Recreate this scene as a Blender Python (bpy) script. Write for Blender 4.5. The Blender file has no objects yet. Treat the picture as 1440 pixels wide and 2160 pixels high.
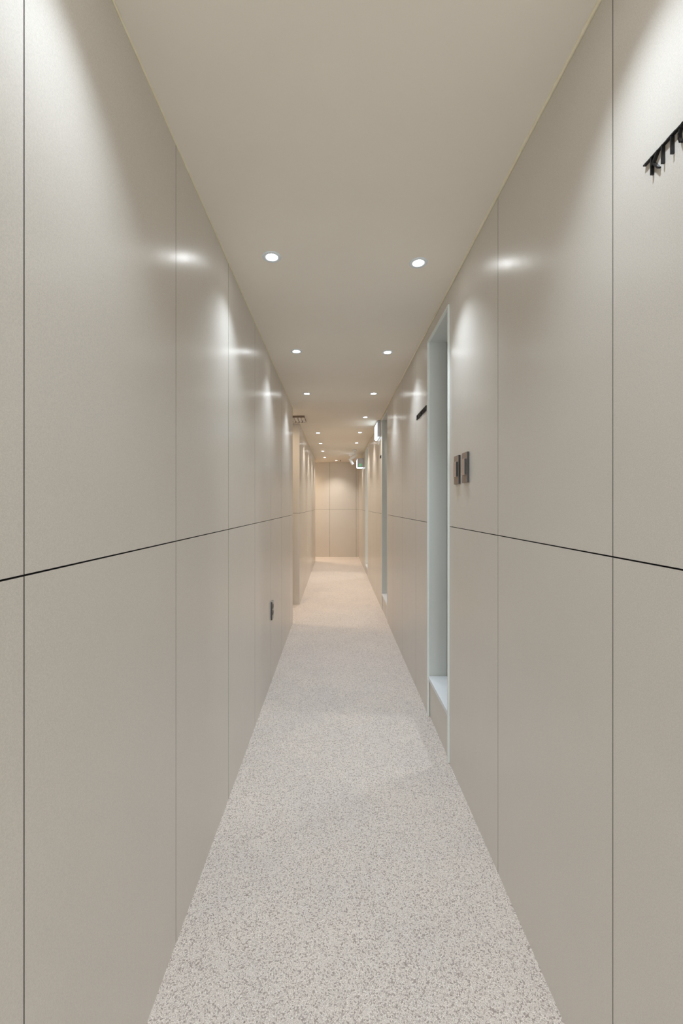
import bpy, bmesh, math, random
from mathutils import Vector, Matrix
random.seed(7)
SC = bpy.context.scene
COL = SC.collection
PI = math.pi

# ------------------------------------------------------------------ camera
H = 1.33                                   # eye height
F = 870.0                                  # focal length in pixels of a 1440x2160 frame
cd = bpy.data.cameras.new('camera')
cam = bpy.data.objects.new('camera', cd)
COL.objects.link(cam)
cam.location = (0, 0, H)
cam.rotation_euler = (PI / 2, 0, 0)
cd.sensor_fit = 'VERTICAL'
cd.sensor_height = 36.0
cd.sensor_width = 24.0
cd.lens = F / 2160 * 36
cd.shift_x = 12.0 / 2160
cd.shift_y = -14.5 / 2160
cd.clip_start = 0.02
SC.camera = cam

# ------------------------------------------------------------------ world, exposure
w = bpy.data.worlds.new('world')
SC.world = w
w.use_nodes = True
w.node_tree.nodes['Background'].inputs[0].default_value = (0.8, 0.85, 0.9, 1)
w.node_tree.nodes['Background'].inputs[1].default_value = 0.05
SC.view_settings.view_transform = 'Standard'
SC.view_settings.look = 'None'
SC.view_settings.gamma = 1.0
SC.view_settings.use_curve_mapping = False
SC.view_settings.exposure = 0.38

COOL = (0.74, 0.86, 1.0)                  # corridor downlights
WARM = (1.0, 0.80, 0.58)                   # side lobby lamps
P_SPOT = 17.5
P_FILL = 33.0  # added fill light behind the camera

# ------------------------------------------------------------------ key planes
XL, XR = -0.485, 0.586                     # wall faces
ZL, ZR = 2.425, 2.445                      # ceiling height at the two walls
YB, YE = -2.7, 10.6                        # back and end of the corridor
Y1, Y2, Y3 = 4.64, 5.52, 9.8               # left wall breaks
SEAM = 1.22
XA = -2.3                                  # far side of the left lobbies
def zc(x):
    return ZL + (x - XL) * (ZR - ZL) / (XR - XL)

# ------------------------------------------------------------------ materials
def mat(name, base=(0.8, 0.8, 0.8), rough=0.5, metal=0.0, spec=0.5, emit=None, estr=0.0):
    m = bpy.data.materials.new(name)
    m.use_nodes = True
    b = m.node_tree.nodes['Principled BSDF']
    b.inputs['Base Color'].default_value = (*base, 1)
    b.inputs['Roughness'].default_value = rough
    b.inputs['Metallic'].default_value = metal
    b.inputs['Specular IOR Level'].default_value = spec
    if emit:
        b.inputs['Emission Color'].default_value = (*emit, 1)
        b.inputs['Emission Strength'].default_value = estr
    return m

def nd(nt, typ, **kw):
    n = nt.nodes.new(typ)
    for k, v in kw.items():
        setattr(n, k, v)
    return n

def ramp(nt, fac, stops):
    r = nd(nt, 'ShaderNodeValToRGB')
    e = r.color_ramp.elements
    e[0].position, e[0].color = stops[0][0], (*stops[0][1], 1)
    e[1].position, e[1].color = stops[-1][0], (*stops[-1][1], 1)
    for p, c in stops[1:-1]:
        x = e.new(p)
        x.color = (*c, 1)
    nt.links.new(fac, r.inputs[0])
    return r.outputs[0]

def coords(nt, scale):
    tc = nd(nt, 'ShaderNodeTexCoord')
    mp = nd(nt, 'ShaderNodeMapping')
    mp.inputs['Scale'].default_value = scale
    nt.links.new(tc.outputs['Object'], mp.inputs[0])
    return mp.outputs[0]

def noise(nt, vec, scale, detail=3, rough=0.6):
    n = nd(nt, 'ShaderNodeTexNoise')
    n.inputs['Scale'].default_value = scale
    n.inputs['Detail'].default_value = detail
    n.inputs['Roughness'].default_value = rough
    nt.links.new(vec, n.inputs['Vector'])
    return n.outputs['Fac']

def mixc(nt, fac, a, b, mode='MIX'):
    m = nd(nt, 'ShaderNodeMix', data_type='RGBA', blend_type=mode)
    if isinstance(fac, float):
        m.inputs[0].default_value = fac
    else:
        nt.links.new(fac, m.inputs[0])
    for s, v in ((6, a), (7, b)):
        if isinstance(v, tuple):
            m.inputs[s].default_value = (*v, 1)
        else:
            nt.links.new(v, m.inputs[s])
    return m.outputs[2]

def bump(nt, h, strength, dist):
    bn = nd(nt, 'ShaderNodeBump')
    bn.inputs['Strength'].default_value = strength
    bn.inputs['Distance'].default_value = dist
    nt.links.new(h, bn.inputs['Height'])
    nt.links.new(bn.outputs[0], nt.nodes['Principled BSDF'].inputs['Normal'])

def panel_material():
    m = mat('lacquered_fibreboard', (0.6, 0.54, 0.47), 0.42)
    nt = m.node_tree
    b = nt.nodes['Principled BSDF']
    v = coords(nt, (1, 1, 1))
    vs = coords(nt, (1, 1, 0.12))
    soft = noise(nt, v, 2.2, 3)
    fib = noise(nt, v, 420, 2, 0.7)
    c1 = ramp(nt, soft, [(0.3, PANEL_A), (0.7, PANEL_B)])
    c2 = ramp(nt, fib, [(0.3, (0.90, 0.90, 0.90)), (0.7, (1.06, 1.06, 1.05))])
    nt.links.new(mixc(nt, 1.0, c1, c2, 'MULTIPLY'), b.inputs['Base Color'])
    st = noise(nt, vs, 60, 3)
    r = ramp(nt, st, [(0.25, (0.28,) * 3), (0.75, (0.36,) * 3)])
    nt.links.new(r, b.inputs['Roughness'])
    b.inputs['Specular IOR Level'].default_value = 0.5
    b.inputs['Coat Weight'].default_value = 0.32
    b.inputs['Coat Roughness'].default_value = 0.22
    b.inputs['Anisotropic'].default_value = 0.4
    cz = nd(nt, 'ShaderNodeCombineXYZ')
    cz.inputs[1].default_value = 1.0          # fine upright grain spreads reflections sideways
    nt.links.new(cz.outputs[0], b.inputs['Tangent'])
    bump(nt, fib, 0.10, 0.0006)
    return m

PANEL_A, PANEL_B = (0.692, 0.636, 0.564), (0.714, 0.658, 0.585)
M_PANEL = panel_material()
M_JOINT = mat('dark_joint', (0.13, 0.12, 0.11), 0.9)

def plaster(name, a, b_, sc=3.0):
    m = mat(name, a, 0.85, spec=0.25)
    nt = m.node_tree
    v = coords(nt, (1, 1, 1))
    n1 = noise(nt, v, sc, 4)
    nt.links.new(ramp(nt, n1, [(0.3, a), (0.7, b_)]), nt.nodes['Principled BSDF'].inputs['Base Color'])
    bump(nt, noise(nt, v, 260, 3), 0.08, 0.0008)
    return m

M_CEIL = plaster('beige_ceiling_board', (0.875, 0.805, 0.700), (0.890, 0.820, 0.715))
M_MINT = mat('pale_mint_paint', (0.82, 0.84, 0.79), 0.5)
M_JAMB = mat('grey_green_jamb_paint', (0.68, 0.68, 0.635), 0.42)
M_SILL = mat('white_stone_sill', (0.76, 0.77, 0.775), 0.3)
M_ROOM = plaster('white_room_paint', (0.72, 0.74, 0.73), (0.74, 0.76, 0.75))
M_DARK = mat('dark_edge_strip', (0.06, 0.075, 0.065), 0.6)
M_BEAD = plaster('yellowed_sealant', (0.84, 0.76, 0.54), (0.90, 0.83, 0.64), 40)

def floor_material():
    m = mat('resin_bound_gravel', (0.6, 0.54, 0.5), 0.7)
    nt = m.node_tree
    b = nt.nodes['Principled BSDF']
    v = coords(nt, (1, 1, 1))
    vo = nd(nt, 'ShaderNodeTexVoronoi', feature='F1')
    vo.inputs['Scale'].default_value = 285
    vo.inputs['Randomness'].default_value = 1.0
    nt.links.new(v, vo.inputs['Vector'])
    ed = nd(nt, 'ShaderNodeTexVoronoi', feature='DISTANCE_TO_EDGE')
    ed.inputs['Scale'].default_value = 285
    nt.links.new(v, ed.inputs['Vector'])
    sep = nd(nt, 'ShaderNodeSeparateColor')
    nt.links.new(vo.outputs['Color'], sep.inputs[0])
    stone = ramp(nt, sep.outputs[0], [(0.0, (0.42, 0.34, 0.30)), (0.13, (0.60, 0.51, 0.46)), (0.24, (0.82, 0.735, 0.665)),
                                      (0.75, (0.88, 0.795, 0.72)), (1.0, (0.94, 0.87, 0.80))])
    gap = ramp(nt, ed.outputs['Distance'], [(0.0, (0.55, 0.51, 0.48)), (0.12, (1, 1, 1))])
    c = mixc(nt, 1.0, stone, gap, 'MULTIPLY')
    big = ramp(nt, noise(nt, v, 3.0, 3), [(0.3, (0.95, 0.95, 0.95)), (0.7, (1.03, 1.02, 1.0))])
    nt.links.new(mixc(nt, 1.0, c, big, 'MULTIPLY'), b.inputs['Base Color'])
    bump(nt, ed.outputs['Distance'], 0.5, 0.0025)
    return m
M_FLOOR = floor_material()

M_TRIM = mat('satin_silver_trim', (0.80, 0.84, 0.86), 0.45, 0.1)
M_LENS = mat('lit_lens', (1, 1, 1), 0.4, emit=(0.95, 0.985, 1.0), estr=26.0)
M_LETTER = mat('black_metal_letter', (0.035, 0.036, 0.038), 0.28, 0.6)

def brushed(name, base, rough):
    m = mat(name, base, rough, 0.55)
    nt = m.node_tree
    v = coords(nt, (40, 900, 900))
    n = noise(nt, v, 1.0, 3)
    a = tuple(x * 0.86 for x in base)
    c = tuple(x * 1.12 for x in base)
    nt.links.new(ramp(nt, n, [(0.3, a), (0.7, c)]), nt.nodes['Principled BSDF'].inputs['Base Color'])
    return m
M_BRONZE = brushed('brushed_rose_bronze', (0.36, 0.285, 0.235), 0.45)
M_ROCKER = brushed('polished_rose_bronze', (0.52, 0.42, 0.36), 0.3)
M_STEEL = brushed('brushed_steel_plate', (0.42, 0.40, 0.38), 0.4)
M_SIDE = mat('dark_plate_edge', (0.07, 0.072, 0.072), 0.4, 0.3)
M_BLACK = mat('black_socket', (0.012, 0.011, 0.010), 0.6)
M_LED = mat('small_indicator', (0.30, 0.17, 0.15), 0.3)
M_HOUSE = mat('grey_sign_housing', (0.62, 0.63, 0.67), 0.35, 0.1)
M_SIGNLIT = mat('lit_sign_face', (0.9, 0.95, 1), 0.4, emit=(0.70, 0.88, 1.0), estr=1.7)
M_GREEN = mat('lit_green_panel', (0.1, 0.6, 0.25), 0.4, emit=(0.25, 0.6, 0.35), estr=0.3)
M_WHITE = mat('white_enamel', (0.95, 0.95, 0.95), 0.3)
M_VENT = mat('cream_vent_metal', (0.74, 0.70, 0.64), 0.5)
M_VENTD = mat('brown_vent_rim', (0.22, 0.16, 0.11), 0.6)

# ------------------------------------------------------------------ mesh helpers
def newbm():
    return bmesh.new()

def box(bm, x0, x1, y0, y1, z0, z1, mi=0, bev=0.0):
    r = bmesh.ops.create_cube(bm, size=1.0)
    vs = r['verts']
    for v in vs:
        v.co = Vector(((x0 + x1) / 2 + v.co.x * (x1 - x0), (y0 + y1) / 2 + v.co.y * (y1 - y0), (z0 + z1) / 2 + v.co.z * (z1 - z0)))
    fs = {f for v in vs for f in v.link_faces}
    for f in fs:
        f.material_index = mi
    if bev > 0:
        es = list({e for v in vs for e in v.link_edges})
        g = bmesh.ops.bevel(bm, geom=es, offset=bev, segments=1, affect='EDGES', profile=0.5)
        for f in g['faces']:
            f.material_index = mi
    return vs

def quadprism(bm, pts_bottom, pts_top, mi=0):
    a = [bm.verts.new(p) for p in pts_bottom]
    b = [bm.verts.new(p) for p in pts_top]
    n = len(a)
    fs = [bm.faces.new(a[::-1]), bm.faces.new(b)]
    for i in range(n):
        fs.append(bm.faces.new((a[i], a[(i + 1) % n], b[(i + 1) % n], b[i])))
    for f in fs:
        f.material_index = mi

def lathe(bm, prof, seg=40, mi=0, cap=False):
    rings = []
    for r, z in prof:
        if r < 1e-6:
            rings.append([bm.verts.new((0, 0, z))])
        else:
            rings.append([bm.verts.new((r * math.cos(2 * PI * i / seg), r * math.sin(2 * PI * i / seg), z)) for i in range(seg)])
    for A, B in zip(rings, rings[1:]):
        for i in range(seg):
            j = (i + 1) % seg
            if len(A) == 1 and len(B) == 1:
                continue
            if len(A) == 1:
                f = bm.faces.new((A[0], B[i], B[j]))
            elif len(B) == 1:
                f = bm.faces.new((A[i], B[0], A[j]))
            else:
                f = bm.faces.new((A[i], B[i], B[j], A[j]))
            f.material_index = mi
            f.smooth = True

def obj(name, bm, mats, parent=None, loc=None):
    bmesh.ops.recalc_face_normals(bm, faces=bm.faces)
    me = bpy.data.meshes.new(name)
    bm.to_mesh(me)
    bm.free()
    for m in (mats if isinstance(mats, (list, tuple)) else [mats]):
        me.materials.append(m)
    o = bpy.data.objects.new(name, me)
    COL.objects.link(o)
    if parent:
        o.parent = parent
    if loc:
        o.location = loc
    return o

def struct(name, bm, mats):
    o = obj(name, bm, mats)
    o['kind'] = 'structure'
    return o

def thing(name, label, cat, loc=(0, 0, 0), group=None):
    o = bpy.data.objects.new(name, None)
    COL.objects.link(o)
    o.location = loc
    o.empty_display_size = 0.05
    o['label'] = label
    o['category'] = cat
    if group:
        o['group'] = group
    return o

def copy_thing(root, loc, label, rotz=None):
    r = root.copy()
    COL.objects.link(r)
    r.location = loc
    if rotz is not None:
        r.rotation_euler = (0, 0, rotz)
    r['label'] = label
    for ch in list(root.children):
        c = ch.copy()
        COL.objects.link(c)
        c.parent = r
        for g in ch.children:
            d = g.copy()
            COL.objects.link(d)
            d.parent = c
    return r

# ------------------------------------------------------------------ setting: floor and ceiling
bm = newbm()
box(bm, XL - 0.10, XR + 0.02, YB, YE, -0.08, 0)
box(bm, XA, XL - 0.10, Y1 - 0.1, Y2 + 0.1, -0.08, 0)
box(bm, XA, XL - 0.10, Y3 - 0.1, YE, -0.08, 0)
struct('floor', bm, M_FLOOR)

bm = newbm()
def slab(x0, x1, y0, y1):
    t = 0.08
    b = [(x0, y0, zc(x0)), (x1, y0, zc(x1)), (x1, y1, zc(x1)), (x0, y1, zc(x0))]
    quadprism(bm, b, [(p[0], p[1], p[2] + t) for p in b])
slab(XL - 0.10, XR + 0.06, YB, YE)
slab(XA, XL - 0.10, Y1 - 0.1, Y2 + 0.1)
slab(XA, XL - 0.10, Y3 - 0.1, YE)
struct('ceiling', bm, M_CEIL)

# ------------------------------------------------------------------ setting: panelled walls
T = 0.012                                   # panel thickness
G = 0.0036                                  # open joint, level
GV = 0.0022                                 # open joint, upright
def side_wall(name, face, out, y0, y1, seams, zt, z0=0.0, openings=(), depth=0.10, c0=0.0, c1=0.0):
    """face = x of the visible face, out = -1 body to the left / +1 body to the right"""
    bm = newbm()
    ys = [y0] + [s for s in seams if y0 + 0.02 < s < y1 - 0.02] + [y1]
    def xs(a, b):
        p, q = face + out * a, face + out * b
        return min(p, q), max(p, q)
    # solid pieces: (ya, yb, za, zb)
    solids = []
    cuts = sorted(openings)
    cur = y0
    for (oa, ob, zl, zh) in cuts:
        solids.append((cur, oa, z0, zt))
        if zl > z0:
            solids.append((oa, ob, z0, zl))
        solids.append((oa, ob, zh, zt))
        cur = ob
    solids.append((cur, y1, z0, zt))
    for (ya, yb, za, zb) in solids:
        rec = 0.006 if (za == z0 and zb < 0.5) else 0.0
        a, b = xs(T, depth)
        box(bm, a, b, ya + (c0 if ya == y0 else 0), yb - (c1 if yb == y1 else 0), za, zb, 1)
        yy = [ya] + [s for s in ys if ya + 0.01 < s < yb - 0.01] + [yb]
        zz = [za] + [s for s in (SEAM,) if za < s < zb] + [zb]
        for c, d in zip(yy, yy[1:]):
            for e, f in zip(zz, zz[1:]):
                a, b = xs(rec, T + 0.001)
                gl = GV / 2 if c != y0 else 0
                gh = GV / 2 if d != y1 else 0
                if c in (ya,) and c not in seams: gl = 0
                if d in (yb,) and d not in seams: gh = 0
                vs = box(bm, a, b, c + gl, d - gh, e + (G * 0.6 if e == SEAM else 0), f - (G * 0.3 if f == SEAM else 0), 0)
                for q in {q for v in vs for q in v.link_faces}:       # joint edges are sealed dark
                    m = q.calc_center_median()
                    if (gl and abs(m.y - c - gl) < 1e-4) or (gh and abs(m.y - d + gh) < 1e-4) or (abs(m.z - SEAM) < 0.004):
                        q.material_index = 1
    return struct(name, bm, [M_PANEL, M_JOINT])

def end_wall(name, yf, x0, x1, seams, zt, depth=0.1, out=1, core=0.0):
    seams = sorted(seams)
    bm = newbm()
    def ys(a, b):
        p, q = yf + out * a, yf + out * b
        return min(p, q), max(p, q)
    a, b = ys(T, depth)
    box(bm, x0, x1 - core, a, b, 0, zt, 1)
    xx = [x0] + [s for s in seams if x0 < s < x1] + [x1]
    for c, d in zip(xx, xx[1:]):
        for e, f in ((0, SEAM), (SEAM, zt)):
            a, b = ys(0, T + 0.001)
            box(bm, c + (GV if c != x0 else 0), d - (GV if d != x1 else 0), a, b,
                e + (G * 0.8 if e == SEAM else 0), f - (G * 0.4 if f == SEAM else 0), 0, 0.0006)
    return struct(name, bm, [M_PANEL, M_JOINT])

ZT = 2.45
side_wall('wall_left', XL, -1, YB, Y1, [0.642 + 0.61 * k for k in range(-6, 7)], ZL + 0.015, c1=0.10)
side_wall('wall_left.001', XL, -1, Y2 + 0.0125, Y3, [Y2 + 0.61 * k for k in range(1, 8)], ZL + 0.015, c0=0.0875, c1=0.10)
DOORS = [(2.124, 2.614, 0.245, 2.365), (4.69, 5.26, 0.20, 2.415), (7.58, 8.18, 0.155, 2.41)]
side_wall('wall_right', XR, 1, YB, YE,
          [0.873 + 0.618 * k for k in range(-6, 2)] + [3.02, 3.63, 4.24] + [5.87 + 0.61 * k for k in range(0, 3)] + [8.79, 9.40, 10.01],
          ZT + 0.01, openings=DOORS)
end_wall('wall_end', YE, XA, XR + 0.10, [-0.158 - 0.682 * k for k in range(0, 4)] + [0.524], ZT + 0.01)
# unseen back end, window frame and area light added as soft fill
bm = newbm()
box(bm, XL - 0.1, XL + 0.06, YB - 0.1, YB, 0, ZT + 0.01)
box(bm, XR - 0.06, XR + 0.1, YB - 0.1, YB, 0, ZT + 0.01)
box(bm, XL + 0.06, XR - 0.06, YB - 0.1, YB, 2.34, ZT + 0.01)
struct('wall_back', bm, M_PANEL)
bm = newbm()
for a, b, c, d in ((XL + 0.06, XL + 0.10, 0, 2.34), (XR - 0.10, XR - 0.06, 0, 2.34), (XL + 0.10, XR - 0.10, 0, 0.05), (XL + 0.10, XR - 0.10, 2.30, 2.34)):
    box(bm, a, b, YB - 0.06, YB - 0.01, c, d)
wn = struct('fill_frame_1', bm, M_MINT)  # invented frame round the fill light
ld = bpy.data.lights.new('back_fill', 'AREA')  # added to brighten the near walls and ceiling
ld.shape = 'RECTANGLE'; ld.size = 0.85; ld.size_y = 2.2; ld.energy = P_FILL; ld.color = (0.84, 0.925, 1.0)
lo = bpy.data.objects.new('back_fill', ld)
COL.objects.link(lo)
lo.location = ((XL + XR) / 2, YB - 0.12, 1.17)
lo.rotation_euler = (PI / 2, 0, 0)
# lobby walls beyond the left wall's breaks
end_wall('wall_lobby', Y2, XA, XL, [-1.1, -1.71], ZL - 0.0, core=0.0135)
end_wall('wall_lobby.001', Y1 + 0.0005, XA, XL - 0.0125, [-1.1, -1.71], ZL - 0.0, out=-1, core=0.001)
end_wall('wall_lobby.002', Y3 + 0.0005, XA, XL - 0.0125, [-1.1, -1.71], ZL - 0.0, out=-1, core=0.001)
bm = newbm(); box(bm, XA - 0.08, XA, Y1 - 0.1, Y2 + 0.1, 0, ZT); struct('wall_lobby.003', bm, M_PANEL)
bm = newbm(); box(bm, XA - 0.08, XA, Y3 - 0.1, YE + 0.1, 0, ZT); struct('wall_lobby.004', bm, M_PANEL)

# sealant beads along the ceiling edges
def bead(name, x, sgn, y0, y1, wdt):
    bm = newbm()
    n = int((y1 - y0) / 0.03)
    prev = None
    for i in range(n + 1):
        y = y0 + (y1 - y0) * i / n
        ww = wdt * (1 + 0.22 * (random.random() - 0.5))
        z = zc(x)
        pts = [(x, y, z + 0.002), (x + sgn * ww, y, zc(x + sgn * ww) + 0.001), (x + sgn * ww * 0.45, y, z - 0.0022), (x, y, z - 0.004)]
        cur = [bm.verts.new(p) for p in pts]
        if prev:
            for k in range(4):
                bm.faces.new((prev[k], prev[(k + 1) % 4], cur[(k + 1) % 4], cur[k]))
        prev = cur
    for f in bm.faces:
        f.smooth = True
    return struct(name, bm, M_BEAD)
bead('trim_1', XL, 1, YB, Y1, 0.006)
bead('trim_2', XL, 1, Y2, Y3, 0.006)
bead('trim_3', XR, -1, YB, YE, 0.011)

# ------------------------------------------------------------------ doorways on the right
def doorway(n, ya, yb, zl, zh, depth, jamb_m, room_y0, room_y1, lamp_w, lamp_c):
    # lining: flange on the wall face plus jamb and head boards
    pr = 0.009 if n == 1 else 0.003
    xf = XR - pr
    bm = newbm()
    th = 0.006
    # camera-facing far jamb, near jamb, head
    box(bm, XR - 0.001, XR + depth, yb - th, yb - 0.0005, zl, zh, 1)
    box(bm, XR - 0.001, XR + depth, ya + 0.0005, ya + th, zl, zh, 1)
    box(bm, XR - 0.001, XR + depth, ya + th, yb - th, zh - th, zh - 0.0005, 1)
    # slim flange frame, full height down to the floor
    box(bm, xf, XR + 0.004, ya + 0.001, ya + 0.014, 0.001, zh, 0, 0.001)
    box(bm, xf, XR + 0.004, yb - 0.014, yb - 0.001, 0.001, zh, 0, 0.001)
    box(bm, xf, XR + 0.004, ya + 0.014, yb - 0.014, zh - 0.012, zh, 0, 0.001)
    # dark strip at the inner edge
    box(bm, XR + depth, XR + depth + 0.03, yb - 0.012, yb + 0.004, zl, zh, 2)
    box(bm, XR + depth, XR + depth + 0.03, ya - 0.004, ya + 0.012, zl, zh, 2)
    d = struct('door_%d' % n, bm, [M_MINT, jamb_m, M_DARK])
    bm = newbm()
    box(bm, XR - 0.002, XR + depth + 0.05, ya + th, yb - th, zl - 0.02, zl + 0.004, 0, 0.001)
    obj('threshold', bm, M_SILL, d)
    # room shell beyond
    x0, x1 = XR + 0.10, XR + 1.5
    bm = newbm()
    zt = ZT + 0.02
    box(bm, x0, x1, room_y0, room_y1, zl - 0.08, zl - 0.002, 1)              # floor
    box(bm, x0, x1, room_y0, room_y1, zt, zt + 0.05, 0)                     # ceiling
    box(bm, x1, x1 + 0.05, room_y0, room_y1, zl, zt, 0)
    box(bm, x0, x1, room_y0 - 0.05, room_y0, zl, zt, 0)
    box(bm, x0, x1, room_y1, room_y1 + 0.05, zl, zt, 0)
    struct('wall_inner' + ('' if n == 1 else '.%03d' % (n - 1)), bm, [M_ROOM, M_SILL])
    ld = bpy.data.lights.new('room_lamp', 'AREA')
    ld.shape = 'DISK'; ld.size = 0.18; ld.energy = lamp_w; ld.color = lamp_c
    lo = bpy.data.objects.new('room_lamp', ld)
    COL.objects.link(lo)
    lo.location = (XR + 0.85, (room_y0 + room_y1) / 2, zt - 0.01)

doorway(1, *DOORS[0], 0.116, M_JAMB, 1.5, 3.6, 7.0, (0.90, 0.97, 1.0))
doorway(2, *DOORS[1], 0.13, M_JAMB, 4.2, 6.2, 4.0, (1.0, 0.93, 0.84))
doorway(3, *DOORS[2], 0.13, M_MINT, 7.0, 9.2, 10.0, (1.0, 0.94, 0.86))

# ------------------------------------------------------------------ downlights
def make_downlight():
    t = thing('downlight', 'x', 'light', group='round recessed downlights along the ceiling')
    bm = newbm()
    lathe(bm, [(0.0415, 0.0005), (0.0412, -0.0026), (0.0402, -0.0036), (0.0268, -0.0036), (0.0260, -0.0030), (0.0260, 0.0)], 48)
    obj('trim_ring', bm, M_TRIM, t)
    bm = newbm()
    prof = [(0.0255 * math.cos(a), -0.0002 - 0.0026 * math.sin(a)) for a in [i * PI / 2 / 8 for i in range(9)]]
    lathe(bm, prof, 40)
    obj('lens', bm, M_LENS, t)
    return t

def spot_lamp(loc, energy, color, size=104, blend=1.0, r=0.022, name='lamp', rot=(0, 0, 0)):
    ld = bpy.data.lights.new(name, 'SPOT')
    ld.energy = energy
    ld.color = color
    ld.spot_size = math.radians(size)
    ld.spot_blend = blend
    ld.shadow_soft_size = r
    lo = bpy.data.objects.new(name, ld)
    COL.objects.link(lo)
    lo.location = loc
    lo.rotation_euler = rot
    return lo

LX = {  # (x, y, label, energy, color)
}
def px(u, v):
    """ceiling point (x, y) of an image pixel"""
    y = F * 1.10 / (1065.5 - v)
    return (u - 708) * y / F, y
lights = []
for u, v, lab in [
        (573, 541, 'left downlight of the largest, nearest visible pair on the beige ceiling'),
        (882, 559, 'right downlight of the largest, nearest visible pair, before the first doorway'),
        (625, 740.5, 'left downlight of the second pair, above the left wall panels'),
        (817, 746, 'right downlight of the second pair, beside the first doorway'),
        (647, 830, 'left downlight of the third pair, last before the ceiling vent'),
        (787.5, 832.5, 'right downlight of the third pair, just before the second doorway'),
        (770, 881.5, 'single downlight beside the near lit exit sign'),
        (670, 913, 'left downlight of the pair just beyond the near exit sign'),
        (759, 913.5, 'right downlight of the pair just beyond the near exit sign'),
        (676, 935, 'left downlight of the second pair beyond the near exit sign'),
        (752, 935.5, 'right downlight of the second pair beyond the near exit sign'),
        (680.5, 951.5, 'left downlight across the ceiling from the hanging spotlight'),
        (684.5, 964.5, 'last downlight along the left side before the end wall'),
        (709, 971.5, 'small centre downlight directly in front of the end wall')]:
    x, y = px(u, v)
    lights.append((x, y, lab))
hidden = [(-0.278, 0.66), (0.372, 0.72), (-0.278, -0.48), (0.372, -0.45), (-0.278, -1.65), (0.372, -1.6)]
proto = make_downlight()
tilt = math.atan((ZR - ZL) / (XR - XL))
for i, (x, y, lab) in enumerate(lights):
    z = zc(x)
    if i == 0:
        proto.location = (x, y, z); proto['label'] = lab; o = proto
    else:
        o = copy_thing(proto, (x, y, z), lab)
    o.rotation_euler = (0, -tilt, 0)
for x, y in hidden:
    where = 'directly above' if y > 0 else 'just behind' if y > -1 else 'furthest behind'
    o = copy_thing(proto, (x, y, zc(x)), ('left' if x < 0 else 'right') + ' downlight of the pair ' + where + ' the viewer, out of frame')
for x, y in [(l[0], l[1]) for l in lights] + hidden:
    far = y > 4.8
    k = 1.0
    if abs(x) < 0.05: k = 1.3
    spot_lamp((x, y, zc(x) - 0.012), P_SPOT * k * (1.4 if far else 1.0), (0.98, 0.92, 0.86) if far else COOL, name='downlight_lamp')
# the lobby lamps (warm), out of sight round the corners
for x, y, e in [(-0.78, 4.74, 26), (-1.9, 4.92, 22), (-1.0, 10.2, 50), (-1.8, 10.2, 32)]:
    spot_lamp((x, y, zc(x) - 0.012), e, WARM, size=(125 if x > -0.8 else 150), name='lobby_lamp', r=0.04,
              rot=((Vector((0.25, 0.8, -1.3)).to_track_quat('-Z', 'Y').to_euler()) if x > -0.8 else (0, 0, 0)))
    copy_thing(proto, (x, y, zc(x)), ('inner' if x < -1.5 else 'outer') + ' downlight of the ' + ('near' if y < 8 else 'far') + ' side lobby round the corner')

# ------------------------------------------------------------------ letter signs
GL = {
    'K': [[(0, 0), (0, 1)], [(0.72, 1), (0.04, 0.47)], [(0.2, 0.56), (0.78, 0)]],
    'I': [[(0.1, 0), (0.1, 1)]],
    'T': [[(0, 1), (0.8, 1)], [(0.4, 0), (0.4, 1)]],
    'C': [[(0.75, 0.82), (0.6, 0.96), (0.38, 1.0), (0.15, 0.87), (0.02, 0.62), (0.02, 0.38), (0.15, 0.13), (0.38, 0.0), (0.6, 0.04), (0.75, 0.18)]],
    'H': [[(0, 0), (0, 1)], [(0.7, 0), (0.7, 1)], [(0, 0.5), (0.7, 0.5)]],
    'E': [[(0.6, 1), (0, 1), (0, 0), (0.6, 0)], [(0, 0.5), (0.52, 0.5)]],
    'N': [[(0, 0), (0, 1), (0.7, 0), (0.7, 1)]],
    'P': [[(0, 0), (0, 1), (0.42, 1), (0.62, 0.88), (0.66, 0.74), (0.6, 0.56), (0.42, 0.47), (0, 0.47)]],
    'O': [[(0.4, 1), (0.15, 0.87), (0.02, 0.62), (0.02, 0.38), (0.15, 0.13), (0.4, 0.0), (0.65, 0.13), (0.78, 0.38), (0.78, 0.62), (0.65, 0.87), (0.4, 1)]],
    'W': [[(0, 1), (0.22, 0), (0.45, 0.9), (0.68, 0), (0.9, 1)]],
    'D': [[(0, 0), (0, 1), (0.35, 1), (0.62, 0.85), (0.72, 0.5), (0.62, 0.15), (0.35, 0), (0, 0)]],
    'R': [[(0, 0), (0, 1), (0.42, 1), (0.62, 0.88), (0.66, 0.74), (0.6, 0.56), (0.42, 0.47), (0, 0.47)], [(0.36, 0.47), (0.68, 0)]],
    'M': [[(0, 0), (0, 1), (0.42, 0.25), (0.84, 1), (0.84, 0)]],
}
def stroke(bm, p, q, wd, d0, d1):
    """bar from p to q in sign space (s along the wall towards the camera, z up), depth off the wall"""
    v = Vector((q[0] - p[0], q[1] - p[1]))
    L = v.length
    if L < 1e-6:
        return
    v /= L
    n = Vector((-v.y, v.x)) * wd / 2
    e = v * wd * 0.42
    c = [(p[0] - e.x + n.x, p[1] - e.y + n.y), (q[0] + e.x + n.x, q[1] + e.y + n.y), (q[0] + e.x - n.x, q[1] + e.y - n.y), (p[0] - e.x - n.x, p[1] - e.y - n.y)]
    quadprism(bm, [(-d0, -s, z) for s, z in c], [(-d1, -s, z) for s, z in c])

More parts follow.
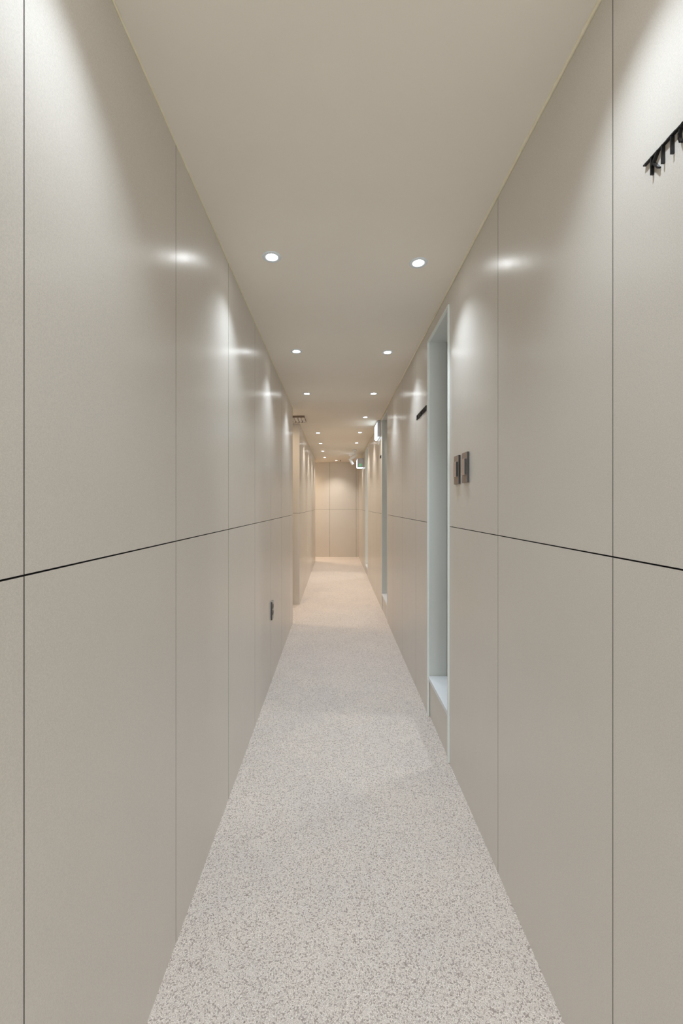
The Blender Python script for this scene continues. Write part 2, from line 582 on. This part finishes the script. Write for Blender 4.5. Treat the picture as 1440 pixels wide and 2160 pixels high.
def sign(label, text, y_start, z_bot, hgt, adv, lead, wd=0.0027, d=0.006, rail_len=None, name='wall_sign'):
    t = thing(name, label, 'sign', (XR, y_start, z_bot))
    s = lead
    for ch in text:
        if ch == ' ':
            s += adv * 0.55
            continue
        bm = newbm()
        sc_x = adv * 0.86
        for pl in GL[ch]:
            for p, q in zip(pl, pl[1:]):
                stroke(bm, (s + p[0] * sc_x, p[1] * (hgt - wd)), (s + q[0] * sc_x, q[1] * (hgt - wd)), wd, 0.0, d)
        obj('letter', bm, M_LETTER, t)
        s += adv * (0.62 if ch == 'I' else 1.0)
    bm = newbm()
    stroke(bm, (0, hgt - wd), (rail_len or s, hgt - wd), wd * 0.9, 0.0, d * 0.92)
    obj('rail', bm, M_LETTER, t)
    return t
sign('black raised letters on a thin rail, running off the right edge', 'KITCHEN', 0.779, 1.940, 0.034, 0.0232, 0.0185)
sign('black raised letters on the wall just beyond the first doorway', 'POWDER ROOM', 2.968, 1.942, 0.034, 0.0288, 0.002, wd=0.004)

# ------------------------------------------------------------------ light switches
def make_switch():
    t = thing('light_switch', 'x', 'switch', group='bronze light switches beside the first doorway')
    W, Hh, D = 0.073, 0.136, 0.0105
    bm = newbm()
    box(bm, -D, 0.0, 0, W, 0, Hh, 0, 0.0008)
    for f in bm.faces:
        if abs(f.normal.y) > 0.9:
            f.material_index = 1
    obj('plate', bm, [M_BRONZE, M_SIDE], t)
    bm = newbm()
    box(bm, -D - 0.010, -D, 0.006, 0.048, 0.034, 0.106, 0, 0.0008)
    for f in bm.faces:
        if abs(f.normal.y) > 0.9:
            f.material_index = 1
    r = obj('rocker', bm, [M_ROCKER, M_SIDE], t)
    r['label'] = 'brighter raised rocker bar'
    bm = newbm()
    lathe(bm, [(0.0018, 0.0), (0.0018, 0.0006), (0.0, 0.0008)], 16)
    o = obj('indicator', bm, M_LED, t, (-D, 0.036, 0.016))
    o.rotation_euler = (0, -PI / 2, 0)
    return t
sw = make_switch()
sw.location = (XR, 1.811, 1.430)
sw['label'] = 'bronze light switch of the two, nearer the camera, right of its twin'
copy_thing(sw, (XR, 1.938, 1.430), 'bronze light switch of the two, beside the pale door frame')

# ------------------------------------------------------------------ power outlet on the left wall
t = thing('power_outlet', 'dark edged steel double power outlet low on the left wall', 'outlet', (XL, 3.08, 0.47))
bm = newbm()
box(bm, 0, 0.0105, 0, 0.068, 0, 0.136, 0, 0.0008)
for f in bm.faces:
    if abs(f.normal.y) > 0.9:
        f.material_index = 1
obj('plate', bm, [M_STEEL, M_SIDE], t)
for z in (0.048, 0.096):
    bm = newbm()
    lathe(bm, [(0.0195, 0.0), (0.0195, 0.0012), (0.0175, 0.0012), (0.0165, 0.0004), (0.0, 0.0004)], 32)
    o = obj('socket', bm, M_BLACK, t, (0.0105, 0.036, z))
    o.rotation_euler = (0, PI / 2, 0)

# ------------------------------------------------------------------ exit signs
def exit_sign(label, y0, L, ztop, hgt, prot, green):
    t = thing('exit_sign', label, 'sign', (XR, y0, ztop - hgt))
    bm = newbm()
    box(bm, -prot + 0.006, -0.0002, 0, L, 0, hgt, 0, 0.004)
    obj('housing', bm, M_HOUSE, t)
    bm = newbm()
    box(bm, -prot, -prot + 0.007, 0.006, L - 0.006, 0.008, hgt - 0.02, 0, 0.002)
    o = obj('lit_face', bm, M_SIGNLIT, t); o['label'] = 'white glowing face'
    bm = newbm()
    box(bm, -prot + 0.010, -0.010, 0.010, L - 0.010, -0.003, 0.001, 0, 0.001)
    o = obj('downward_diffuser', bm, M_SIGNLIT, t); o['label'] = 'white glowing strip underneath'
    if green:
        bm = newbm()
        box(bm, -prot + 0.035, -0.045, -0.002, 0.001, 0.012, 0.075, 0)
        o = obj('pictogram_panel', bm, M_GREEN, t); o['label'] = 'small green lit panel'
        bm = newbm()      # arrow
        box(bm, -0.10, -0.07, -0.003, -0.0018, 0.040, 0.046, 0)
        quadprism(bm, [(-0.105, -0.0018, 0.043), (-0.095, -0.0018, 0.055), (-0.095, -0.0018, 0.031)],
                  [(-0.105, -0.003, 0.043), (-0.095, -0.003, 0.055), (-0.095, -0.003, 0.031)])
        obj('arrow', bm, M_WHITE, t)
    else:
        bm = newbm()
        lathe(bm, [(0.004, 0), (0.004, 0.003), (0, 0.0035)], 16)
        o = obj('test_button', bm, M_SIDE, t, (-0.018, 0.0, hgt - 0.022))
        o.rotation_euler = (PI / 2, 0, 0)
    return t
exit_sign('grey box sign with glowing white face just beyond the second doorway', 5.42, 0.35, 2.436, 0.205, 0.046, False)
exit_sign('small far box sign with green panel beside the hanging spotlights', 8.72, 0.30, 2.322, 0.190, 0.135, True)

# far sign letters, only their last strokes show past the second doorway
t = thing('wall_sign', 'tiny dark raised letters just beyond the second doorway', 'sign', (XR, 5.41, 1.942))
for k in range(4):
    bm = newbm()
    stroke(bm, (0.004 + k * 0.027, 0.0), (0.004 + k * 0.027, 0.030), 0.004, 0, 0.008)
    stroke(bm, (0.004 + k * 0.027, 0.030), (0.020 + k * 0.027, 0.030), 0.004, 0, 0.008)
    obj('letter', bm, M_LETTER, t)

# ------------------------------------------------------------------ ceiling vent
vx0, vx1, vy0, vy1 = -0.98, -0.385, 5.05, 5.36
zt_ = zc(-0.7) - 0.001
t = thing('ceiling_vent', 'cream slatted ceiling vent at the mouth of the side lobby', 'vent', (0, 0, 0))
bm = newbm()
za = zc(vx0) - 0.015
for (a, b, c, d) in ((vx0, vx1, vy0, vy0 + 0.012), (vx0, vx1, vy1 - 0.012, vy1), (vx0, vx0 + 0.012, vy0 + 0.012, vy1 - 0.012), (vx1 - 0.012, vx1, vy0 + 0.012, vy1 - 0.012)):
    box(bm, a, b, c, d, za, zc(b) - 0.001)
for f in bm.faces:
    f.normal_update()
    if f.normal.z < -0.5:
        f.material_index = 1
o = obj('frame', bm, [M_VENTD, M_VENT], t)
n = 14
for k in range(n):
    x = vx0 + 0.02 + (vx1 - vx0 - 0.04) * k / (n - 1)
    bm = newbm()
    quadprism(bm, [(x - 0.017, vy0 + 0.012, za + 0.002), (x + 0.015, vy0 + 0.012, za + 0.010), (x + 0.015, vy0 + 0.012, za + 0.008), (x - 0.017, vy0 + 0.012, za)],
              [(x - 0.017, vy1 - 0.012, za + 0.002), (x + 0.015, vy1 - 0.012, za + 0.010), (x + 0.015, vy1 - 0.012, za + 0.008), (x - 0.017, vy1 - 0.012, za)])
    obj('slat', bm, M_VENT, t)

# ------------------------------------------------------------------ spotlights at the far end
def spotlight(label, x, y, stem, aim, energy):
    z = zc(x)
    t = thing('spotlight', label, 'light', (x, y, z), 'white spotlights on the far ceiling')
    bm = newbm(); lathe(bm, [(0.0, 0.0), (0.042, 0.0), (0.042, -0.018), (0.036, -0.022), (0.0, -0.022)], 32)
    obj('base', bm, M_WHITE, t)
    bm = newbm(); lathe(bm, [(0.0, -0.02), (0.006, -0.02), (0.006, -stem), (0.0, -stem)], 16)
    obj('stem', bm, M_WHITE, t)
    bm = newbm(); lathe(bm, [(0.0, 0.035), (0.026, 0.033), (0.031, 0.028), (0.031, -0.110), (0.028, -0.113), (0.027, -0.100), (0.0, -0.100)], 32)
    h = obj('head', bm, M_WHITE, t, (0, 0, -stem))
    q = Vector(aim).normalized().to_track_quat('-Z', 'Y')
    h.rotation_euler = q.to_euler()
    bm = newbm(); lathe(bm, [(0.0255, -0.1005), (0.0255, -0.104), (0.0, -0.105)], 24)
    obj('lens', bm, M_LENS, h)
    p = Vector((x, y, z - stem)) + Vector(aim).normalized() * 0.11
    spot_lamp(p, energy, (1, 0.93, 0.84), 60, 0.6, 0.02, 'spotlight_lamp', q.to_euler())
    return t
spotlight('white cylinder spotlight tilted down to the right before the end wall', 0.318, 9.05, 0.12, (0.09, 0.0, -0.15), 5)
spotlight('white spotlight hanging on a thin stem, nearer of the two', 0.375, 8.28, 0.13, (-0.55, 0.5, -0.35), 4)

# ceiling sprinkler by the end wall
t = thing('sprinkler_head', 'tiny dark sprinkler head on the ceiling beside the centre downlight', 'sprinkler', (0.112, 10.15, zc(0.112)))
bm = newbm(); lathe(bm, [(0, 0), (0.022, 0), (0.02, -0.004), (0.008, -0.006), (0.007, -0.02), (0.0, -0.02)], 24); obj('flange', bm, M_SIDE, t)
bm = newbm(); lathe(bm, [(0, -0.024), (0.014, -0.024), (0.014, -0.026), (0, -0.026)], 24); obj('deflector', bm, M_SIDE, t)
